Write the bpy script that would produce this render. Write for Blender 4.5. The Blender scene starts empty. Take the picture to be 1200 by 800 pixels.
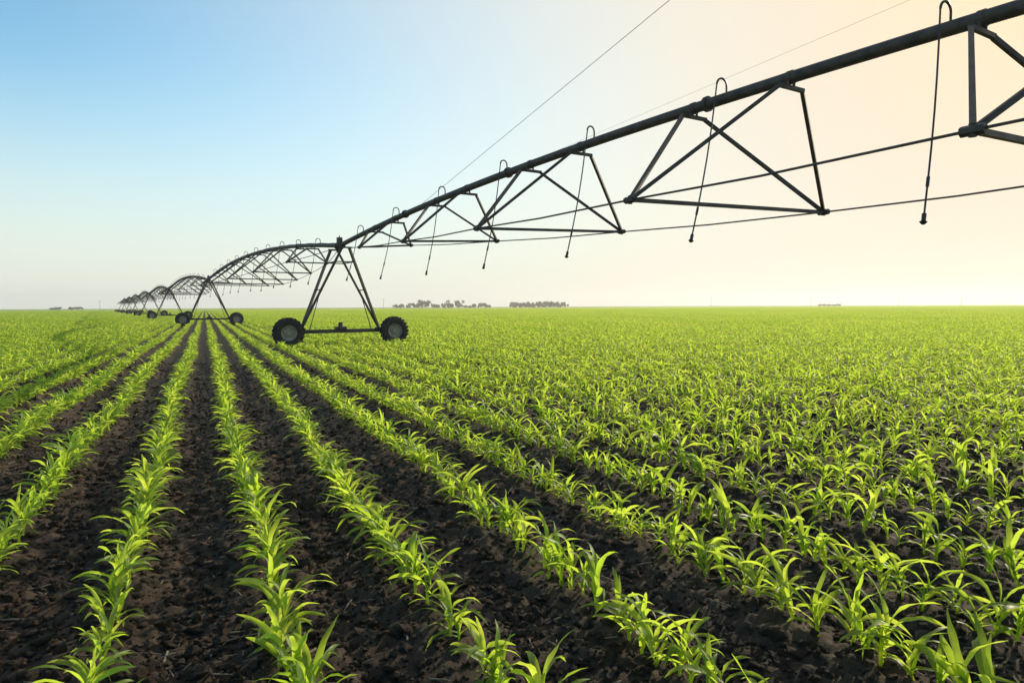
import bpy, math, random
import numpy as np
from mathutils import Vector, Matrix
rng=np.random.default_rng(7); random.seed(7)
scene=bpy.context.scene
H=1.59; PSI=math.radians(24.2); CP,SP=math.cos(PSI),math.sin(PSI)

# ---------------------------------------------------------------- camera
cam_d=bpy.data.cameras.new("camera"); cam=bpy.data.objects.new("camera",cam_d)
scene.collection.objects.link(cam); scene.camera=cam
cam_d.sensor_width=36; cam_d.lens=24.0; cam_d.clip_start=0.05; cam_d.clip_end=9000
pitch=math.radians(2.93); roll=math.radians(0.28)
fwd=Vector((SP*math.cos(pitch),CP*math.cos(pitch),-math.sin(pitch)))
right=Vector((CP,-SP,0)); up=right.cross(fwd)
r2=right*math.cos(roll)-up*math.sin(roll); u2=up*math.cos(roll)+right*math.sin(roll)
M=Matrix((r2,u2,-fwd)).transposed().to_4x4(); M.translation=Vector((0,0,H)); cam.matrix_world=M
scene.view_settings.view_transform='Standard'
try: scene.view_settings.look='None'
except Exception: pass
scene.view_settings.exposure=0

# ---------------------------------------------------------------- light
SUN_AZ=math.radians(66); SUN_EL=math.radians(24)
sd=Vector((math.sin(SUN_AZ)*math.cos(SUN_EL),math.cos(SUN_AZ)*math.cos(SUN_EL),math.sin(SUN_EL)))
sl=bpy.data.lights.new("sun","SUN"); sl.energy=5.0; sl.angle=math.radians(0.5); sl.color=(1,0.88,0.68)
so=bpy.data.objects.new("sun",sl); scene.collection.objects.link(so)
so.rotation_euler=sd.to_track_quat('Z','Y').to_euler(); so.location=sd*50
w=bpy.data.worlds.new("World"); scene.world=w; w.use_nodes=True
nt=w.node_tree; nt.nodes.clear()
SKS=0.10
sky=nt.nodes.new("ShaderNodeTexSky"); sky.sky_type='NISHITA'; sky.sun_disc=False
sky.sun_elevation=SUN_EL; sky.sun_rotation=SUN_AZ; sky.air_density=1.0; sky.dust_density=0.6; sky.ozone_density=1.0; sky.altitude=0
bg=nt.nodes.new("ShaderNodeBackground"); bg.inputs[1].default_value=SKS
wo=nt.nodes.new("ShaderNodeOutputWorld")
tcw=nt.nodes.new("ShaderNodeTexCoord")
sx=nt.nodes.new("ShaderNodeSeparateXYZ"); nt.links.new(tcw.outputs["Generated"],sx.inputs[0])
def wmap(src,a,b,c,d,interp='SMOOTHSTEP'):
    n=nt.nodes.new("ShaderNodeMapRange"); n.interpolation_type=interp
    for i,v in enumerate((a,b,c,d)): n.inputs[i+1].default_value=v
    nt.links.new(src,n.inputs[0]); return n.outputs[0]
def wmix(f,a,b,mode='MIX'):
    n=nt.nodes.new("ShaderNodeMix"); n.data_type='RGBA'; n.blend_type=mode; n.clamp_result=False
    if hasattr(f,'links'): nt.links.new(f,n.inputs[0])
    else: n.inputs[0].default_value=f
    for s,v in ((6,a),(7,b)):
        if hasattr(v,'links'): nt.links.new(v,n.inputs[s])
        else: n.inputs[s].default_value=(*v,1)
    return n.outputs[2]
dt=nt.nodes.new("ShaderNodeVectorMath"); dt.operation='DOT_PRODUCT'; dt.inputs[1].default_value=tuple(sd); nt.links.new(tcw.outputs["Generated"],dt.inputs[0])
ac=nt.nodes.new("ShaderNodeMath"); ac.operation='ARCCOSINE'; nt.links.new(dt.outputs["Value"],ac.inputs[0])
R_=math.radians
hz_el=wmap(sx.outputs[2],-0.03,.34,1,0,'SMOOTHSTEP')
hz_sun=wmap(ac.outputs[0],R_(16),R_(76),1,0)
warm=wmap(ac.outputs[0],R_(2),R_(60),1,0)
hot=wmap(ac.outputs[0],R_(3),R_(20),1,0)
base=wmix(1.0,sky.outputs[0],(1.40,2.05,2.05),'MULTIPLY')
hazec=wmix(warm,tuple(v/SKS for v in (.87,.87,.76)),tuple(v/SKS for v in (.98,.84,.66)))
hazec=wmix(hot,hazec,tuple(v/SKS for v in (1.12,.85,.55)))
c1=wmix(hz_el,base,hazec); c2=wmix(hz_sun,c1,hazec)
nt.links.new(c2,bg.inputs[0]); nt.links.new(bg.outputs[0],wo.inputs[0])

# ---------------------------------------------------------------- materials
def newmat(name):
    m=bpy.data.materials.new(name); m.use_nodes=True; t=m.node_tree
    return m,t,t.nodes["Principled BSDF"],t.nodes["Material Output"]
def noise_bump(t,b,scale,strength,dist=0.01,detail=4):
    tc=t.nodes.new("ShaderNodeTexCoord"); n=t.nodes.new("ShaderNodeTexNoise"); n.inputs["Scale"].default_value=scale; n.inputs["Detail"].default_value=detail
    bp=t.nodes.new("ShaderNodeBump"); bp.inputs["Strength"].default_value=strength; bp.inputs["Distance"].default_value=dist
    t.links.new(tc.outputs["Object"],n.inputs["Vector"]); t.links.new(n.outputs[0],bp.inputs["Height"]); t.links.new(bp.outputs[0],b.inputs["Normal"])
    return n
def simple(name,c1,c2,rough,metal,scale=6):
    m,t,b,o=newmat(name); n=noise_bump(t,b,scale,0.25)
    r=t.nodes.new("ShaderNodeValToRGB"); r.color_ramp.elements[0].position=.35; r.color_ramp.elements[1].position=.65
    r.color_ramp.elements[0].color=(*c1,1); r.color_ramp.elements[1].color=(*c2,1)
    t.links.new(n.outputs[0],r.inputs[0]); t.links.new(r.outputs[0],b.inputs["Base Color"])
    b.inputs["Roughness"].default_value=rough; b.inputs["Metallic"].default_value=metal
    return m
steel=simple("weathered_steel",(.030,.026,.022),(.068,.056,.045),.6,.2)
rubber=simple("tire_rubber",(.010,.010,.010),(.024,.021,.018),.85,0,12)
rimm=simple("wheel_rim_paint",(.22,.19,.14),(.36,.31,.23),.6,.1,9)
hosem=simple("drop_hose_rubber",(.015,.015,.016),(.025,.025,.025),.5,0)
woodm=simple("weathered_wood",(.10,.09,.08),(.15,.14,.12),.9,0,3)
treem=simple("tree_foliage",(.035,.055,.035),(.07,.09,.055),.9,0,.3)

def leafmat(name):
    m,t,b,o=newmat(name)
    at=t.nodes.new("ShaderNodeAttribute"); at.attribute_name="lc"
    sep=t.nodes.new("ShaderNodeSeparateColor"); t.links.new(at.outputs["Color"],sep.inputs[0])
    oi=t.nodes.new("ShaderNodeObjectInfo")
    ad=t.nodes.new("ShaderNodeMath"); ad.operation='ADD'; t.links.new(sep.outputs[1],ad.inputs[0]); t.links.new(oi.outputs["Random"],ad.inputs[1])
    hf=t.nodes.new("ShaderNodeMath"); hf.operation='MULTIPLY'; hf.inputs[1].default_value=.5; t.links.new(ad.outputs[0],hf.inputs[0])
    def mix(fac,a,bb):
        n=t.nodes.new("ShaderNodeMix"); n.data_type='RGBA'
        if hasattr(fac,'links'): t.links.new(fac,n.inputs[0])
        else: n.inputs[0].default_value=fac
        for s,v in ((6,a),(7,bb)):
            if hasattr(v,'links'): t.links.new(v,n.inputs[s])
            else: n.inputs[s].default_value=(*v,1)
        return n.outputs[2]
    c=mix(hf.outputs[0],(.060,.130,.014),(.18,.27,.030))
    tr=mix(hf.outputs[0],(.46,.72,.035),(.86,.96,.11))
    tc=t.nodes.new("ShaderNodeTexCoord"); nz=t.nodes.new("ShaderNodeTexNoise"); nz.inputs["Scale"].default_value=35; nz.inputs["Detail"].default_value=3
    t.links.new(tc.outputs["Object"],nz.inputs["Vector"])
    nr=t.nodes.new("ShaderNodeMapRange"); nr.inputs[1].default_value=.4; nr.inputs[2].default_value=.75; nr.inputs[3].default_value=0; nr.inputs[4].default_value=.5; t.links.new(nz.outputs[0],nr.inputs[0])
    tr=mix(nr.outputs[0],tr,(.40,.60,.04))
    rib=t.nodes.new("ShaderNodeMapRange"); rib.inputs[1].default_value=0.0; rib.inputs[2].default_value=.22; rib.inputs[3].default_value=.55; rib.inputs[4].default_value=0
    t.links.new(sep.outputs[2],rib.inputs[0])
    c=mix(rib.outputs[0],c,(.25,.32,.10))
    t.links.new(c,b.inputs["Base Color"]); b.inputs["Roughness"].default_value=.48
    b.inputs["Specular IOR Level"].default_value=.36
    tl=t.nodes.new("ShaderNodeBsdfTranslucent"); t.links.new(tr,tl.inputs[0])
    mx=t.nodes.new("ShaderNodeMixShader"); mx.inputs[0].default_value=.60
    t.links.new(b.outputs[0],mx.inputs[1]); t.links.new(tl.outputs[0],mx.inputs[2]); t.links.new(mx.outputs[0],o.inputs[0])
    return m
leafm=leafmat("corn_leaf")

def soilmat():
    m,t,b,o=newmat("soil")
    tc=t.nodes.new("ShaderNodeTexCoord")
    n1=t.nodes.new("ShaderNodeTexNoise"); n1.inputs["Scale"].default_value=11; n1.inputs["Detail"].default_value=9; n1.inputs["Roughness"].default_value=.72
    n2=t.nodes.new("ShaderNodeTexNoise"); n2.inputs["Scale"].default_value=.7; n2.inputs["Detail"].default_value=3
    n4=t.nodes.new("ShaderNodeTexNoise"); n4.inputs["Scale"].default_value=60; n4.inputs["Detail"].default_value=4
    for n in (n1,n2,n4): t.links.new(tc.outputs["Object"],n.inputs["Vector"])
    r=t.nodes.new("ShaderNodeValToRGB"); e=r.color_ramp.elements
    e[0].position=.3; e[0].color=(.022,.015,.010,1); e[1].position=.72; e[1].color=(.098,.069,.049,1)
    t.links.new(n1.outputs[0],r.inputs[0])
    mm=t.nodes.new("ShaderNodeMix"); mm.data_type='RGBA'; mm.blend_type='MULTIPLY'; mm.inputs[0].default_value=.6
    r2_=t.nodes.new("ShaderNodeValToRGB"); r2_.color_ramp.elements[0].position=.35; r2_.color_ramp.elements[0].color=(.6,.58,.56,1); r2_.color_ramp.elements[1].position=.65; r2_.color_ramp.elements[1].color=(1.2,1.15,1.1,1)
    t.links.new(n2.outputs[0],r2_.inputs[0]); t.links.new(r.outputs[0],mm.inputs[6]); t.links.new(r2_.outputs[0],mm.inputs[7])
    ln=t.nodes.new("ShaderNodeVectorMath"); ln.operation='LENGTH'; t.links.new(tc.outputs["Object"],ln.inputs[0])
    mr=t.nodes.new("ShaderNodeMapRange"); mr.inputs[1].default_value=380; mr.inputs[2].default_value=560
    t.links.new(ln.outputs["Value"],mr.inputs[0])
    m3=t.nodes.new("ShaderNodeMix"); m3.data_type='RGBA'; m3.inputs[7].default_value=(.25,.31,.07,1)
    t.links.new(mr.outputs[0],m3.inputs[0]); t.links.new(mm.outputs[2],m3.inputs[6])
    t.links.new(m3.outputs[2],b.inputs["Base Color"]); b.inputs["Roughness"].default_value=.9; b.inputs["Specular IOR Level"].default_value=.2
    ad=t.nodes.new("ShaderNodeMath"); ad.operation='MULTIPLY_ADD'; ad.inputs[1].default_value=.3; t.links.new(n4.outputs[0],ad.inputs[0]); t.links.new(n1.outputs[0],ad.inputs[2])
    bp=t.nodes.new("ShaderNodeBump"); bp.inputs["Strength"].default_value=.9; bp.inputs["Distance"].default_value=.03
    t.links.new(ad.outputs[0],bp.inputs["Height"]); t.links.new(bp.outputs[0],b.inputs["Normal"])
    return m
soilm=soilmat()
residm=simple("dry_stalk_residue",(.12,.09,.06),(.24,.19,.13),.9,0,20)

# ---------------------------------------------------------------- ground
def vnoise(x,y,seed):
    xi=np.floor(x).astype(np.int64); yi=np.floor(y).astype(np.int64); fx=x-xi; fy=y-yi
    fx=fx*fx*(3-2*fx); fy=fy*fy*(3-2*fy)
    def h(a,b):
        n=(a*374761393+b*668265263+seed*982451653)&0xffffffff
        n=((n^(n>>13))*1274126177)&0xffffffff
        return ((n^(n>>16))&0xffff)/65535.0
    return (h(xi,yi)*(1-fx)+h(xi+1,yi)*fx)*(1-fy)+(h(xi,yi+1)*(1-fx)+h(xi+1,yi+1)*fx)*fy
ROW0=-0.47; RS=0.76
def ground_z(X,Y,att=1.0):
    ridge=.024*np.cos((X-ROW0)/RS*2*np.pi)
    rx=X+.3*Y; ry=Y-.3*X
    big=.040*(vnoise(rx*2.3,ry*1.7,1)-.5)
    a=.055*(np.abs(vnoise(rx*6+ry,ry*5-rx,2)-.5))
    c=.045*(vnoise(rx*14+3*ry,ry*13-4*rx,3)**2)+.022*vnoise(X*31+9*Y,Y*30-8*X,4)
    return (ridge+big+a+c-.02)*att
def axis(a,b,step,lo,hi,g=1.06):
    mid=list(np.arange(a,b,step)); L=[];s=step;x=a
    while x>lo: s*=g; x-=s; L.append(x)
    R=[];s=step;x=mid[-1]
    while x<hi: s*=g; x+=s; R.append(x)
    return np.array(L[::-1]+mid+R)
gx=axis(-3.2,8,.020,-3500,4000); gy=axis(.8,7.5,.020,-300,5000)
XX,YY=np.meshgrid(gx,gy)
dist=np.sqrt(XX**2+YY**2); att=np.clip(1-(dist-14)/30,0.0,1)
ZZ=ground_z(XX,YY,att)
nx,ny=len(gx),len(gy)
co=np.stack([XX,YY,ZZ],-1).reshape(-1,3)
idx=np.arange(nx*ny).reshape(ny,nx)
q=np.stack([idx[:-1,:-1],idx[:-1,1:],idx[1:,1:],idx[1:,:-1]],-1).reshape(-1,4)
def mesh_np(name,co,q,smooth=True):
    me=bpy.data.meshes.new(name); me.vertices.add(len(co)); me.vertices.foreach_set("co",co.astype(np.float32).ravel())
    k=q.shape[1]; me.loops.add(q.size); me.loops.foreach_set("vertex_index",q.astype(np.int32).ravel())
    me.polygons.add(len(q)); me.polygons.foreach_set("loop_start",np.arange(0,q.size,k,dtype=np.int32)); 
    me.polygons.foreach_set("loop_total",np.full(len(q),k,dtype=np.int32))
    me.polygons.foreach_set("use_smooth",np.full(len(q),smooth)); me.update(calc_edges=True); me.validate()
    return me
gm=mesh_np("ground",co,q); gm.materials.append(soilm)
go=bpy.data.objects.new("ground",gm); scene.collection.objects.link(go)

# ---------------------------------------------------------------- corn
def leaf(rg,z0,az,L,W,p0,p1,seg,roll,curl):
    s=np.linspace(0,1,seg+1); ph=p0+(p1-p0)*s**curl
    ds=L/seg; hx=np.concatenate([[0],np.cumsum(np.cos(ph[:-1])*ds)]); hz=np.concatenate([[0],np.cumsum(np.sin(ph[:-1])*ds)])
    wv=W*1.55*np.sqrt(s+.10)*(1-s)**.75; wv[-1]=0.0008
    side=rg.uniform(-.3,.3)*L*s**2
    lx,ly=math.cos(az),math.sin(az); sx,sy=-ly,lx
    cen=np.stack([lx*hx+sx*side,ly*hx+sy*side,z0+hz],-1)
    nrm=np.stack([-lx*np.sin(ph),-ly*np.sin(ph),np.cos(ph)],-1); sv=np.array([sx,sy,0.])
    rl=roll*s; 
    sdv=sv[None]*np.cos(rl)[:,None]+nrm*np.sin(rl)[:,None]; nn=nrm*np.cos(rl)[:,None]-sv[None]*np.sin(rl)[:,None]
    wav=.35*np.sin(s*rg.uniform(10,18)+rg.uniform(0,6)); wav2=.35*np.sin(s*rg.uniform(10,18)+rg.uniform(0,6))
    fold=.45*(1-s*.6)
    a=cen+sdv*wv[:,None]/2+nn*((fold+wav)*wv/2)[:,None]; b=cen-sdv*wv[:,None]/2+nn*((fold+wav2)*wv/2)[:,None]
    v=np.stack([a,cen,b],1).reshape(-1,3)
    f=[]
    for i in range(seg):
        o=i*3; f+= [[o,o+1,o+4,o+3],[o+1,o+2,o+5,o+4]]
    rr=rg.uniform(0,1); colr=np.zeros((len(v),4)); colr[:,0]=np.repeat(s,3); colr[:,1]=rr; colr[:,2]=np.tile([1,0,1],seg+1); colr[:,3]=1
    return v,np.array(f),colr
def plant(rg,lod=0):
    V=[];F=[];C=[];n=0
    def add(v,f,c):
        nonlocal n
        V.append(v);F.append(f+n);C.append(c);n+=len(v)
    hs=rg.uniform(.10,.18); k=5 if lod==0 else 3
    lean=rg.normal(0,.012,2); v=[]
    for j,(zz,r) in enumerate([(-.03,.009),(hs*.5,.008),(hs,.005)]):
        for i in range(k):
            a=2*math.pi*i/k; v.append([math.cos(a)*r+lean[0]*j,math.sin(a)*r+lean[1]*j,zz])
    f=[[j*k+i,j*k+(i+1)%k,(j+1)*k+(i+1)%k,(j+1)*k+i] for j in range(2) for i in range(k)]
    c=np.zeros((len(v),4)); c[:,1]=.6; c[:,2]=.1; c[:,3]=1
    add(np.array(v),np.array(f),c)
    nl=int(rg.integers(7,11)) if lod==0 else 7
    az0=rg.uniform(0,2*math.pi)
    for i in range(nl):
        u=i/(nl-1); az=az0+math.pi*i+rg.normal(0,.5)
        z0=.012+(hs-.02)*u**.9
        L=(.10+.19*math.sin(math.pi*min(1,.12+u*.70)))*rg.uniform(.72,1.15)
        W=(.016+.023*math.sin(math.pi*(.15+.6*u)))*rg.uniform(.85,1.2)*(1.0 if lod==0 else 1.05)
        p0=math.radians(rg.uniform(30,60)+u*26); p1=math.radians(rg.uniform(-95,-25)+u*rg.uniform(20,85))
        seg=9 if lod==0 else 4
        vv,ff,cc=leaf(rg,z0,az,L,W,p0,p1,seg,rg.normal(0,.9),rg.uniform(.9,1.9))
        add(vv,ff,cc)
    return np.concatenate(V),np.concatenate(F),np.concatenate(C)
def mk(name,V,F,C,coll):
    me=mesh_np(name,V,F,True); ca=me.color_attributes.new("lc",'FLOAT_COLOR','POINT'); ca.data.foreach_set("color",C.astype(np.float32).ravel())
    me.materials.append(leafm); ob=bpy.data.objects.new(name,me); coll.objects.link(ob); return ob
col_near=bpy.data.collections.new("corn_plant_variants"); col_far=bpy.data.collections.new("corn_block_variants")
for i in range(28): mk("corn_plant_%02d"%i,*plant(rng,0),col_near)
BL=6.0; NB=4
def wander(k,Y): return .035*np.sin(Y*.31+k*1.7)+.02*np.sin(Y*.9+k*2.9)
lodp=[plant(rng,1) for i in range(16)]
for b in range(6):
    V=[];F=[];C=[];n=0
    for r in range(NB):
        y=-BL/2+rng.uniform(0,.1)
        while y<BL/2:
            y+=.138*rng.uniform(.7,1.35)
            if rng.random()<.04: continue
            v,f,c=lodp[int(rng.integers(16))]; a=rng.uniform(0,6.28); s=rng.uniform(.72,1.1)
            R=np.array([[math.cos(a),-math.sin(a),0],[math.sin(a),math.cos(a),0],[0,0,1]])
            v2=(v@R.T)*s+np.array([(r-1.5)*RS+rng.normal(0,.015),y,0]); c2=c.copy(); c2[:,1]=np.clip(c2[:,1]*.6+rng.uniform(0,.4),0,1)
            V.append(v2);F.append(f+n);C.append(c2);n+=len(v)
    mk("corn_block_%02d"%b,np.concatenate(V),np.concatenate(F),np.concatenate(C),col_far)

def instancer(name,pts,rot,scl,ind,coll):
    me=bpy.data.meshes.new(name); me.vertices.add(len(pts)); me.vertices.foreach_set("co",np.asarray(pts,np.float32).ravel())
    a=me.attributes.new("rot",'FLOAT_VECTOR','POINT'); a.data.foreach_set("vector",np.asarray(rot,np.float32).ravel())
    a=me.attributes.new("scl",'FLOAT_VECTOR','POINT'); a.data.foreach_set("vector",np.asarray(scl,np.float32).ravel())
    a=me.attributes.new("idx",'INT','POINT'); a.data.foreach_set("value",np.asarray(ind,np.int32))
    me.update(); ob=bpy.data.objects.new(name,me); scene.collection.objects.link(ob)
    g=bpy.data.node_groups.new(name+"_gn",'GeometryNodeTree')
    g.interface.new_socket(name="Geometry",in_out='INPUT',socket_type='NodeSocketGeometry'); g.interface.new_socket(name="Geometry",in_out='OUTPUT',socket_type='NodeSocketGeometry')
    gi=g.nodes.new("NodeGroupInput"); gout=g.nodes.new("NodeGroupOutput")
    iop=g.nodes.new("GeometryNodeInstanceOnPoints"); ci=g.nodes.new("GeometryNodeCollectionInfo")
    ci.inputs["Collection"].default_value=coll; ci.inputs["Separate Children"].default_value=True; ci.inputs["Reset Children"].default_value=True
    def na(nm,tp):
        n=g.nodes.new("GeometryNodeInputNamedAttribute"); n.data_type=tp; n.inputs[0].default_value=nm; return n.outputs[0]
    g.links.new(gi.outputs[0],iop.inputs["Points"]); g.links.new(ci.outputs[0],iop.inputs["Instance"]); iop.inputs["Pick Instance"].default_value=True
    g.links.new(na("idx",'INT'),iop.inputs["Instance Index"]); g.links.new(na("rot",'FLOAT_VECTOR'),iop.inputs["Rotation"]); g.links.new(na("scl",'FLOAT_VECTOR'),iop.inputs["Scale"])
    g.links.new(iop.outputs[0],gout.inputs[0])
    md=ob.modifiers.new("instances",'NODES'); md.node_group=g
    return ob
def camspace(X,Y): return X*CP-Y*SP, X*SP+Y*CP
DN=42.0; DF=560.0
P=[];R=[];S=[];I=[]; BP=[];BR=[];BS=[];BI=[]
for bi in range(-110,290):
    k0=bi*NB; xc=ROW0+(k0+1.5)*RS
    for bj in range(-1,100):
        yc=bj*BL+3.0; r,d=camspace(xc,yc)
        if d<-5 or abs(r)>.86*max(d,0)+9 or d>DF: continue
        if d>DN:
            fl=rng.random()<.5
            BP.append((xc+wander(k0//4,yc),yc,-.01)); BR.append((0,0,math.pi if fl else 0)); s=rng.uniform(.92,1.08)*(1+min(.35,d/900)); BS.append((1,1,s)); BI.append(int(rng.integers(6)))
        else:
            for k in range(k0,k0+NB):
                y=yc-BL/2
                while y<yc+BL/2:
                    y+=.118*rng.uniform(.6,1.45)
                    if rng.random()<.04: continue
                    x=ROW0+k*RS+float(wander(k,y))+rng.normal(0,.016)
                    rr,dd=camspace(x,y)
                    if dd<.3 or (x*x+y*y)<.7: continue
                    P.append((x,y,0)); R.append((rng.normal(0,.12),rng.normal(0,.12),rng.uniform(0,6.283)))
                    s=rng.normal(.99,.13)*(.93+.14*math.sin(y*1.3+k*2.1)*math.sin(y*.47+k)); s=min(max(s,.55),1.12); S.append((s,s,s*rng.uniform(.9,1.10))); I.append(int(rng.integers(28)))
P=np.array(P); dP=np.sqrt(P[:,0]**2+P[:,1]**2); P[:,2]=ground_z(P[:,0],P[:,1],np.clip(1-(dP-14)/30,0,1))
instancer("corn_plants",P,R,S,I,col_near)
instancer("corn_field_rows",BP,BR,BS,BI,col_far)

# ---------------------------------------------------------------- mesh helper
class MB:
    def __init__(s): s.v=[]; s.f=[]
    def tube(s,p0,p1,r0,r1=None,n=8,cap=True,sq=None):
        r1=r0 if r1 is None else r1; p0=Vector(p0);p1=Vector(p1); d=(p1-p0)
        if d.length<1e-6: return
        d.normalize(); a=Vector((0,0,1)) if abs(d.z)<.9 else Vector((1,0,0)); x=d.cross(a).normalized(); y=d.cross(x)
        o=len(s.v)
        for p,r in ((p0,r0),(p1,r1)):
            for i in range(n):
                t=2*math.pi*(i+.5)/n; s.v.append(p+x*math.cos(t)*r+y*math.sin(t)*r)
        for i in range(n): j=(i+1)%n; s.f.append((o+i,o+j,o+n+j,o+n+i))
        if cap: s.f.append(tuple(o+i for i in range(n))[::-1]); s.f.append(tuple(o+n+i for i in range(n)))
    def poly(s,pts,r,n=8):
        pts=[Vector(p) for p in pts]; o=len(s.v); m=len(pts)
        for k,p in enumerate(pts):
            d=(pts[min(k+1,m-1)]-pts[max(k-1,0)]).normalized(); a=Vector((0,0,1)) if abs(d.z)<.98 else Vector((1,0,0))
            if k==0: x=d.cross(a).normalized()
            else: x=(px-d*px.dot(d)).normalized()
            px=x; y=d.cross(x)
            for i in range(n):
                t=2*math.pi*i/n; s.v.append(p+x*math.cos(t)*r+y*math.sin(t)*r)
        for k in range(m-1):
            for i in range(n): j=(i+1)%n; s.f.append((o+k*n+i,o+k*n+j,o+(k+1)*n+j,o+(k+1)*n+i))
        s.f.append(tuple(o+i for i in range(n))[::-1]); s.f.append(tuple(o+(m-1)*n+i for i in range(n)))
    def box(s,c,ax,h):
        c=Vector(c); o=len(s.v)
        for sx in (-1,1):
            for sy in (-1,1):
                for sz in (-1,1): s.v.append(c+ax[0]*sx*h[0]+ax[1]*sy*h[1]+ax[2]*sz*h[2])
        for f in ((0,1,3,2),(4,6,7,5),(0,4,5,1),(2,3,7,6),(0,2,6,4),(1,5,7,3)): s.f.append(tuple(o+i for i in f))
    def lathe(s,c,axis,prof,n=32):
        c=Vector(c); axis=Vector(axis).normalized(); x=axis.cross(Vector((0,0,1))).normalized(); y=axis.cross(x); o=len(s.v); m=len(prof)
        for i in range(n):
            t=2*math.pi*i/n; dr=x*math.cos(t)+y*math.sin(t)
            for (r,a) in prof: s.v.append(c+dr*r+axis*a)
        for i in range(n):
            j=(i+1)%n
            for k in range(m-1): s.f.append((o+i*m+k,o+j*m+k,o+j*m+k+1,o+i*m+k+1))
    def obj(s,name,mat,parent=None,smooth=True,coll=None):
        me=bpy.data.meshes.new(name); me.from_pydata([tuple(v) for v in s.v],[],s.f); me.update(); me.materials.append(mat)
        if smooth:
            me.polygons.foreach_set("use_smooth",[True]*len(me.polygons))
            try: me.set_sharp_from_angle(angle=math.radians(40))
            except Exception: pass
        ob=bpy.data.objects.new(name,me); (coll or scene.collection).objects.link(ob)
        if parent: ob.parent=parent
        return ob
# ---------------------------------------------------------------- soil clods and crop residue
import bmesh
col_cl=bpy.data.collections.new("soil_clod_variants")
for i in range(10):
    bm=bmesh.new(); bmesh.ops.create_icosphere(bm,subdivisions=2,radius=1)
    sc=(rng.uniform(.8,1.3),rng.uniform(.6,1),rng.uniform(.45,.8)); ph=rng.uniform(0,50)
    for v in bm.verts:
        n=1+.8*(float(vnoise(np.array(v.co.x*1.7+ph+v.co.z),np.array(v.co.y*1.7+ph-v.co.z),5))-.5)+.6*(float(vnoise(np.array(v.co.x*4+ph),np.array(v.co.z*4+v.co.y*3),6))-.5)
        v.co=Vector((v.co.x*sc[0],v.co.y*sc[1],v.co.z*sc[2]))*n
    me=bpy.data.meshes.new("clod_%d"%i); bm.to_mesh(me); bm.free(); me.materials.append(soilm)
    col_cl.objects.link(bpy.data.objects.new("clod_%d"%i,me))
N=90000; d=1.8+18*rng.random(N)**1.25; r=(rng.random(N)*2-1)*(.85*d+.5)
cx=r*CP+d*SP; cy=-r*SP+d*CP
frac=np.abs(((cx-ROW0)/RS+.5)%1-.5)
keep=rng.random(N)<(.4+1.3*frac); cx=cx[keep]; cy=cy[keep]; n=len(cx)
sz=np.clip(.005+.008*rng.exponential(1,n),.004,.045)
instancer("soil_clods",np.stack([cx,cy,ground_z(cx,cy)+sz*.2],-1),rng.uniform(-.5,.5,(n,3))*np.array([1,1,7]),np.repeat(sz[:,None],3,1),rng.integers(0,10,n),col_cl)
col_re=bpy.data.collections.new("stalk_residue_variants")
for i in range(4):
    m_=MB(); L=rng.uniform(.03,.08); m_.poly([(-L,0,0),(0,rng.uniform(-.01,.01),.004),(L,rng.uniform(-.01,.01),0)],rng.uniform(.002,.005),5)
    o_=m_.obj("stalk_%d"%i,residm,coll=col_re)
N=1800; d=1.8+13*rng.random(N); r=(rng.random(N)*2-1)*(.85*d+.5); cx=r*CP+d*SP; cy=-r*SP+d*CP
instancer("stalk_residue",np.stack([cx,cy,ground_z(cx,cy)+.008],-1),rng.uniform(-.2,.2,(N,3))*np.array([1,1,16]),np.repeat(rng.uniform(.5,1.2,N)[:,None],3,1),rng.integers(0,4,N),col_re)

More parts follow.
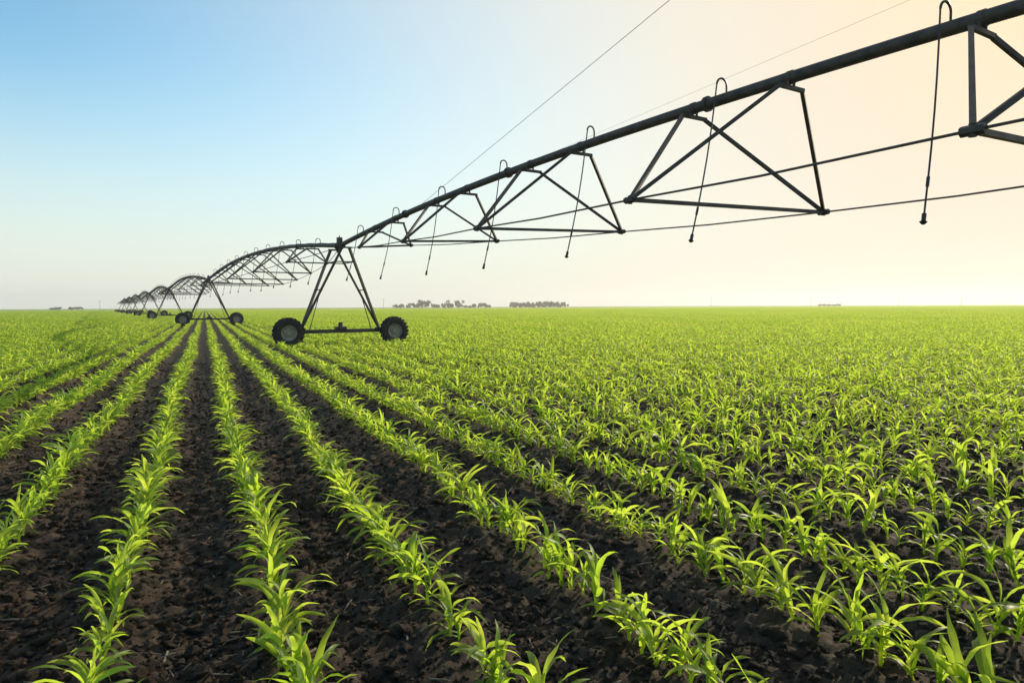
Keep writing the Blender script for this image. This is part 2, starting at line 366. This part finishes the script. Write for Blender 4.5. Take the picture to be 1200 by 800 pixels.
# ---------------------------------------------------------------- irrigation machine
root=bpy.data.objects.new("center_pivot_irrigation_machine",None); scene.collection.objects.link(root)
def zpipe(t,L): return 4.1+.87*4*(t/L)*(1-t/L)
ST=[5.0,10.0,15.0,20.05,24.5,29.2,33.4]; SW=[.95,1.5,1.98,2.30,2.28,1.6,1.0]; SZ=[3.70,3.46,3.29,3.18,3.20,3.46,3.70]
def span(P0,P1,near):
    P0=Vector((*P0,0));P1=Vector((*P1,0)); L=(P1-P0).length; u=(P1-P0)/L; n=Vector((-u.y,u.x,0))
    k=L/38.0
    def pt(t,w,z): return P0+u*t+n*w+Vector((0,0,z))
    mb=MB(); m=40
    mb.poly([pt(L*i/m,0,zpipe(L*i/m,L)) for i in range(m+1)],.090,24 if near else 8)
    for i in range(1,6):
        t=L*i/6+.4; z=zpipe(t,L); mb.tube(pt(t-.03,0,z),pt(t+.03,0,z),.128,n=24 if near else 8)
    mb.obj("span_pipe",steel,root)
    tr=MB(); lr=.040
    cor=[]
    for t,w_,z in zip(ST,SW,SZ):
        t*=k; dz=.07 if near else 0
        a=pt(t,-w_,z+dz); b=pt(t,w_,z-dz)
        if not n.x<0: a=pt(t,-w_,z-dz); b=pt(t,w_,z+dz)
        cor.append((a,b))
        tr.tube(a,b,lr,n=4)
        for dt_ in (-.95,.95):
            tt=t+dt_; zp=zpipe(tt,L)-.15; hw=.30
            tr.tube(pt(tt,-hw,zp),pt(tt,hw,zp),lr,n=4)
            for s_ in (-1,1): tr.tube(pt(tt,s_*.07,zp),pt(tt,s_*.07,zp+.10),.022,n=6)
            tr.tube(pt(tt-.04,0,zp+.15),pt(tt+.04,0,zp+.15),.102,n=16)
            tr.tube(a,pt(tt,-hw+.03,zp-.01),lr,n=4); tr.tube(b,pt(tt,hw-.03,zp-.01),lr,n=4)
        for c in (a,b): tr.tube(c-u*.10,c+u*.10,.05,n=6); tr.tube(c-Vector((0,0,.06)),c+Vector((0,0,.06)),.035,n=6)
    tr.obj("truss_frames",steel,root,smooth=False)
    rd=MB()
    for sgn in (0,1):
        s_=-1 if sgn==0 else 1
        pts=[pt(.55,s_*.12,4.0)]+[c[sgn] for c in cor]+[pt(L-.55,s_*.12,4.0)]
        for a,b in zip(pts[:-1],pts[1:]):
            mid=(a+b)/2-Vector((0,0,.03)); rd.tube(a,mid,.015,n=6); rd.tube(mid,b,.015,n=6)
    rd.obj("truss_rods",steel,root)
    cb=MB(); m=60
    cb.poly([pt(L*i/m,.06,zpipe(L*i/m,L)+.085+.012*math.sin(i*2.1)) for i in range(m+1)],.016,6)
    cb.obj("power_cable",hosem,root)
    hs=MB(); t=2.8
    sgn=1 if n.x<0 else -1
    while t<L-1.5:
        z=zpipe(t,L); rr=.10; j=random.uniform(-.08,.08)
        gt=random.uniform(-.03,.03)
        pts=[pt(t,0,z+.07),pt(t,0,z+.16)]
        for i in range(0,9):
            a=math.pi*i/8; pts.append(pt(t+gt*i/8,sgn*(rr-rr*math.cos(a)),z+.20+rr*math.sin(a)))
        hs.poly(pts,.017,6)
        e=pts[-1]; zb=2.68+random.uniform(-.06,.06); b=pt(t+random.uniform(-.08,.08),sgn*(.2+(.45 if near else .35)+j),zb)
        c=[]
        for i in range(7):
            s=i/6; p=e.lerp(b,s); p+=n*sgn*(-.05*math.sin(math.pi*s)); c.append(p)
        hs.poly(c,.0125,6)
        dn=(c[-1]-c[-2]).normalized()
        hs.tube(b,b+dn*.10,.026,n=8); hs.tube(b+dn*.10,b+dn*.13,.045,.02,n=10); hs.tube(b-dn*.45,b-dn*.33,.02,n=8)
        t+=3.4
    hs.obj("drop_hoses",hosem,root)
def tower(T,u,n):
    T=Vector((*T,0)); u=Vector((*u,0)); n=Vector((*n,0)); Z=Vector((0,0,1))
    def pt(a,b,z): return T+u*a+n*b+Z*z
    fr=MB()
    fr.box(pt(0,0,.62),(n,u,Z),(2.2,.07,.075))
    for s in (-1,1):
        for a in (-.75,.75):
            fr.tube(pt(0,s*1.65,.66),pt(a,s*.14,3.98),.062,n=4)
        fr.tube(pt(-.36,s*.86,2.3),pt(.36,s*.86,2.3),.03,n=4)
        fr.tube(pt(-.6,s*.35,3.42),pt(.6,s*.35,3.42),.03,n=4)
        fr.box(pt(0,s*1.65,.70),(n,u,Z),(.16,.11,.05))
        fr.tube(pt(0,s*1.3,.66),pt(0,s*.82,2.3),.022,n=4)
    for a in (-.6,.6): fr.tube(pt(a,-.36,3.42),pt(a,.36,3.42),.03,n=4)
    for a in (-.75,.75): fr.tube(pt(a,-.24,3.98),pt(a,.24,3.98),.045,n=4)
    fr.tube(pt(-.42,0,4.1),pt(.42,0,4.1),.115,n=16); fr.tube(pt(-.2,0,4.1),pt(-.12,0,4.1),.16,n=16); fr.tube(pt(.12,0,4.1),pt(.2,0,4.1),.16,n=16)
    fr.box(pt(0,0,4.30),(n,u,Z),(.10,.08,.14)); fr.tube(pt(0,0,4.2),pt(0,0,4.52),.02,n=6)
    fr.tube(pt(.13,-2.0,.66),pt(.13,2.0,.66),.022,n=8)
    fr.box(pt(.06,0,.70),(n,u,Z),(.22,.13,.10)); fr.tube(pt(.06,0,.78),pt(.06,0,.98),.09,n=12)
    fr.obj("tower_frame",steel,root,smooth=False)
    ti=MB(); ri=MB()
    for s in (-1,1):
        c=pt(-.30,s*2.2,.60)
        ti.lathe(c,u,[(.30,-.11),(.34,-.15),(.42,-.175),(.51,-.165),(.555,-.13),(.565,-.08),(.565,.08),(.555,.13),(.51,.165),(.42,.175),(.34,.15),(.30,.11)],40)
        for i in range(22):
            for sd_ in (-1,1):
                t=2*math.pi*(i+(.25 if sd_>0 else -.25))/22; dr=n*math.cos(t)+Z*math.sin(t); tg=-n*math.sin(t)+Z*math.cos(t)
                ax=(dr,(u*sd_*.8+tg*.6).normalized(),(tg*.8-u*sd_*.6).normalized())
                ti.box(c+dr*.575+u*sd_*.08,ax,(.03,.10,.02))
        ri.lathe(c,u,[(.305,-.12),(.285,-.11),(.27,-.03),(.18,.0),(.17,-.03),(.10,-.04),(.08,-.09),(.0,-.09)],32)
        ri.lathe(c,u,[(.305,.12),(.285,.11),(.27,.05),(.18,.04),(.10,.06),(.0,.06)],32)
        for i in range(8):
            t=2*math.pi*i/8; dr=n*math.cos(t)+Z*math.sin(t); ri.tube(c+dr*.135-u*.06,c+dr*.135-u*.02,.015,n=6)
        g=MB(); g.tube(c,pt(.05,s*2.2,.60),.07,n=12); g.box(pt(-.06,s*2.15,.60),(n,u,Z),(.14,.09,.14)); g.obj("wheel_gearbox",steel,root)
    ti.obj("tower_tires",rubber,root); ri.obj("wheel_rims",rimm,root)
a0=math.radians(8.0); a1=math.radians(7.1)
T1=(5.1,28.5); un=(math.sin(a0),-math.cos(a0)); T0=(T1[0]+un[0]*38,T1[1]+un[1]*38)
towers=[T0,T1]
cur=T1
for i in range(7):
    cur=(cur[0]-math.sin(a1)*38.2,cur[1]+math.cos(a1)*38.2); towers.append(cur)
span(T1,T0,True)
for i in range(1,len(towers)-1): span(towers[i],towers[i+1],False)
for i,T in enumerate(towers): 
    a=a0 if i<2 else a1
    tower(T,(-math.sin(a),math.cos(a)),(math.cos(a),math.sin(a)))
ms=MB(); ms.tube((T0[0],T0[1],4.1),(T0[0],T0[1],11.3),.06,.04,n=10); ms.obj("cable_mast",steel,root)
cc=MB()
def pp(t,dz=.09): return Vector((T1[0]+un[0]*t,T1[1]+un[1]*t,zpipe(t,38)+dz))
cc.tube(pp(8),(T0[0],T0[1],11.17),.0055,n=5); cc.tube(pp(15),(T0[0],T0[1],6.29),.0018,n=5); cc.obj("guy_cables",steel,root)

# ---------------------------------------------------------------- horizon
tv=MB()
def wpos(r,d): return (r*CP+d*SP,-r*SP+d*CP)
def tree(r,d,h,wd,dens=1.0):
    X,Y=wpos(r,d); hb=h*.22
    tv.tube((X,Y,-.5),(X,Y,h*.6),.25,.12,n=5)
    nc=5+int(wd*.8)
    for c in range(nc):
        ccx=X+random.gauss(0,wd*.28); ccy=Y+random.gauss(0,wd*.28); cz=random.uniform(hb+.5,h*.88); rad=random.uniform(.16,.30)*min(wd,h)
        for j in range(int(34*dens)):
            v=Vector((random.gauss(0,1),random.gauss(0,1),random.gauss(0,1))).normalized()*rad*random.uniform(.5,1.05)
            p=Vector((ccx,ccy,cz))+v
            if p.z<.1: continue
            a=Vector((random.gauss(0,1),random.gauss(0,1),random.gauss(0,1))).normalized(); b=a.orthogonal().normalized()*random.uniform(.35,.7); a2=a.cross(b).normalized()*random.uniform(.35,.7)
            o=len(tv.v); tv.v+= [p-b-a2,p+b-a2,p+b+a2,p-b+a2]; tv.f.append((o,o+1,o+2,o+3))
D=800
r=-136.0
while r<-22:
    h=random.uniform(2.6,5.8)
    if -112<r<-100: h=9.8
    if -74<r<-62: h=8.6
    tree(r,D+random.uniform(-20,20),h,random.uniform(4.5,8.5),1.0 if h>6 else .7)
    r+=random.uniform(3,8.5)
r=2.0
while r<62:
    tree(r,D+random.uniform(-8,8),random.uniform(3.8,7.2),random.uniform(5,7.5)); r+=random.uniform(2.5,5)
for r in range(378,408,6): tree(r,D+40,random.uniform(2.0,2.8),5,.6)
for r in (-538,-530,-515,-508): tree(r,D,random.uniform(2.2,3.6),7,.7)
tv.obj("distant_tree_line",treem,None,smooth=False)
for r in (-482,-150,233,350,452,526):
    pm=MB(); X,Y=wpos(r*.8,640); h=9.5
    pm.tube((X,Y,-.5),(X,Y,h),.16,.11,n=8); d_=Vector((CP,-SP,0))
    pm.box((X,Y,h-.6),(d_,Vector((SP,CP,0)),Vector((0,0,1))),(1.1,.06,.07))
    for s in (-1,-.45,.45,1): pm.tube(Vector((X,Y,h-.53))+d_*s,Vector((X,Y,h-.33))+d_*s,.05,n=6)
    pm.obj("utility_pole",woodm)

# ---------------------------------------------------------------- evening haze: a low, very thin layer of real scattering air
hm=bpy.data.materials.new("thin_haze_air"); hm.use_nodes=True; ht=hm.node_tree; ht.nodes.clear()
vs=ht.nodes.new("ShaderNodeVolumeScatter"); vs.inputs["Color"].default_value=(1,.96,.86,1); vs.inputs["Density"].default_value=.00042; vs.inputs["Anisotropy"].default_value=.42
vo=ht.nodes.new("ShaderNodeOutputMaterial"); ht.links.new(vs.outputs[0],vo.inputs["Volume"])
hb=MB(); hb.box((300,700,14),(Vector((1,0,0)),Vector((0,1,0)),Vector((0,0,1))),(1500,850,15)); hb.obj("haze_layer",hm,smooth=False)
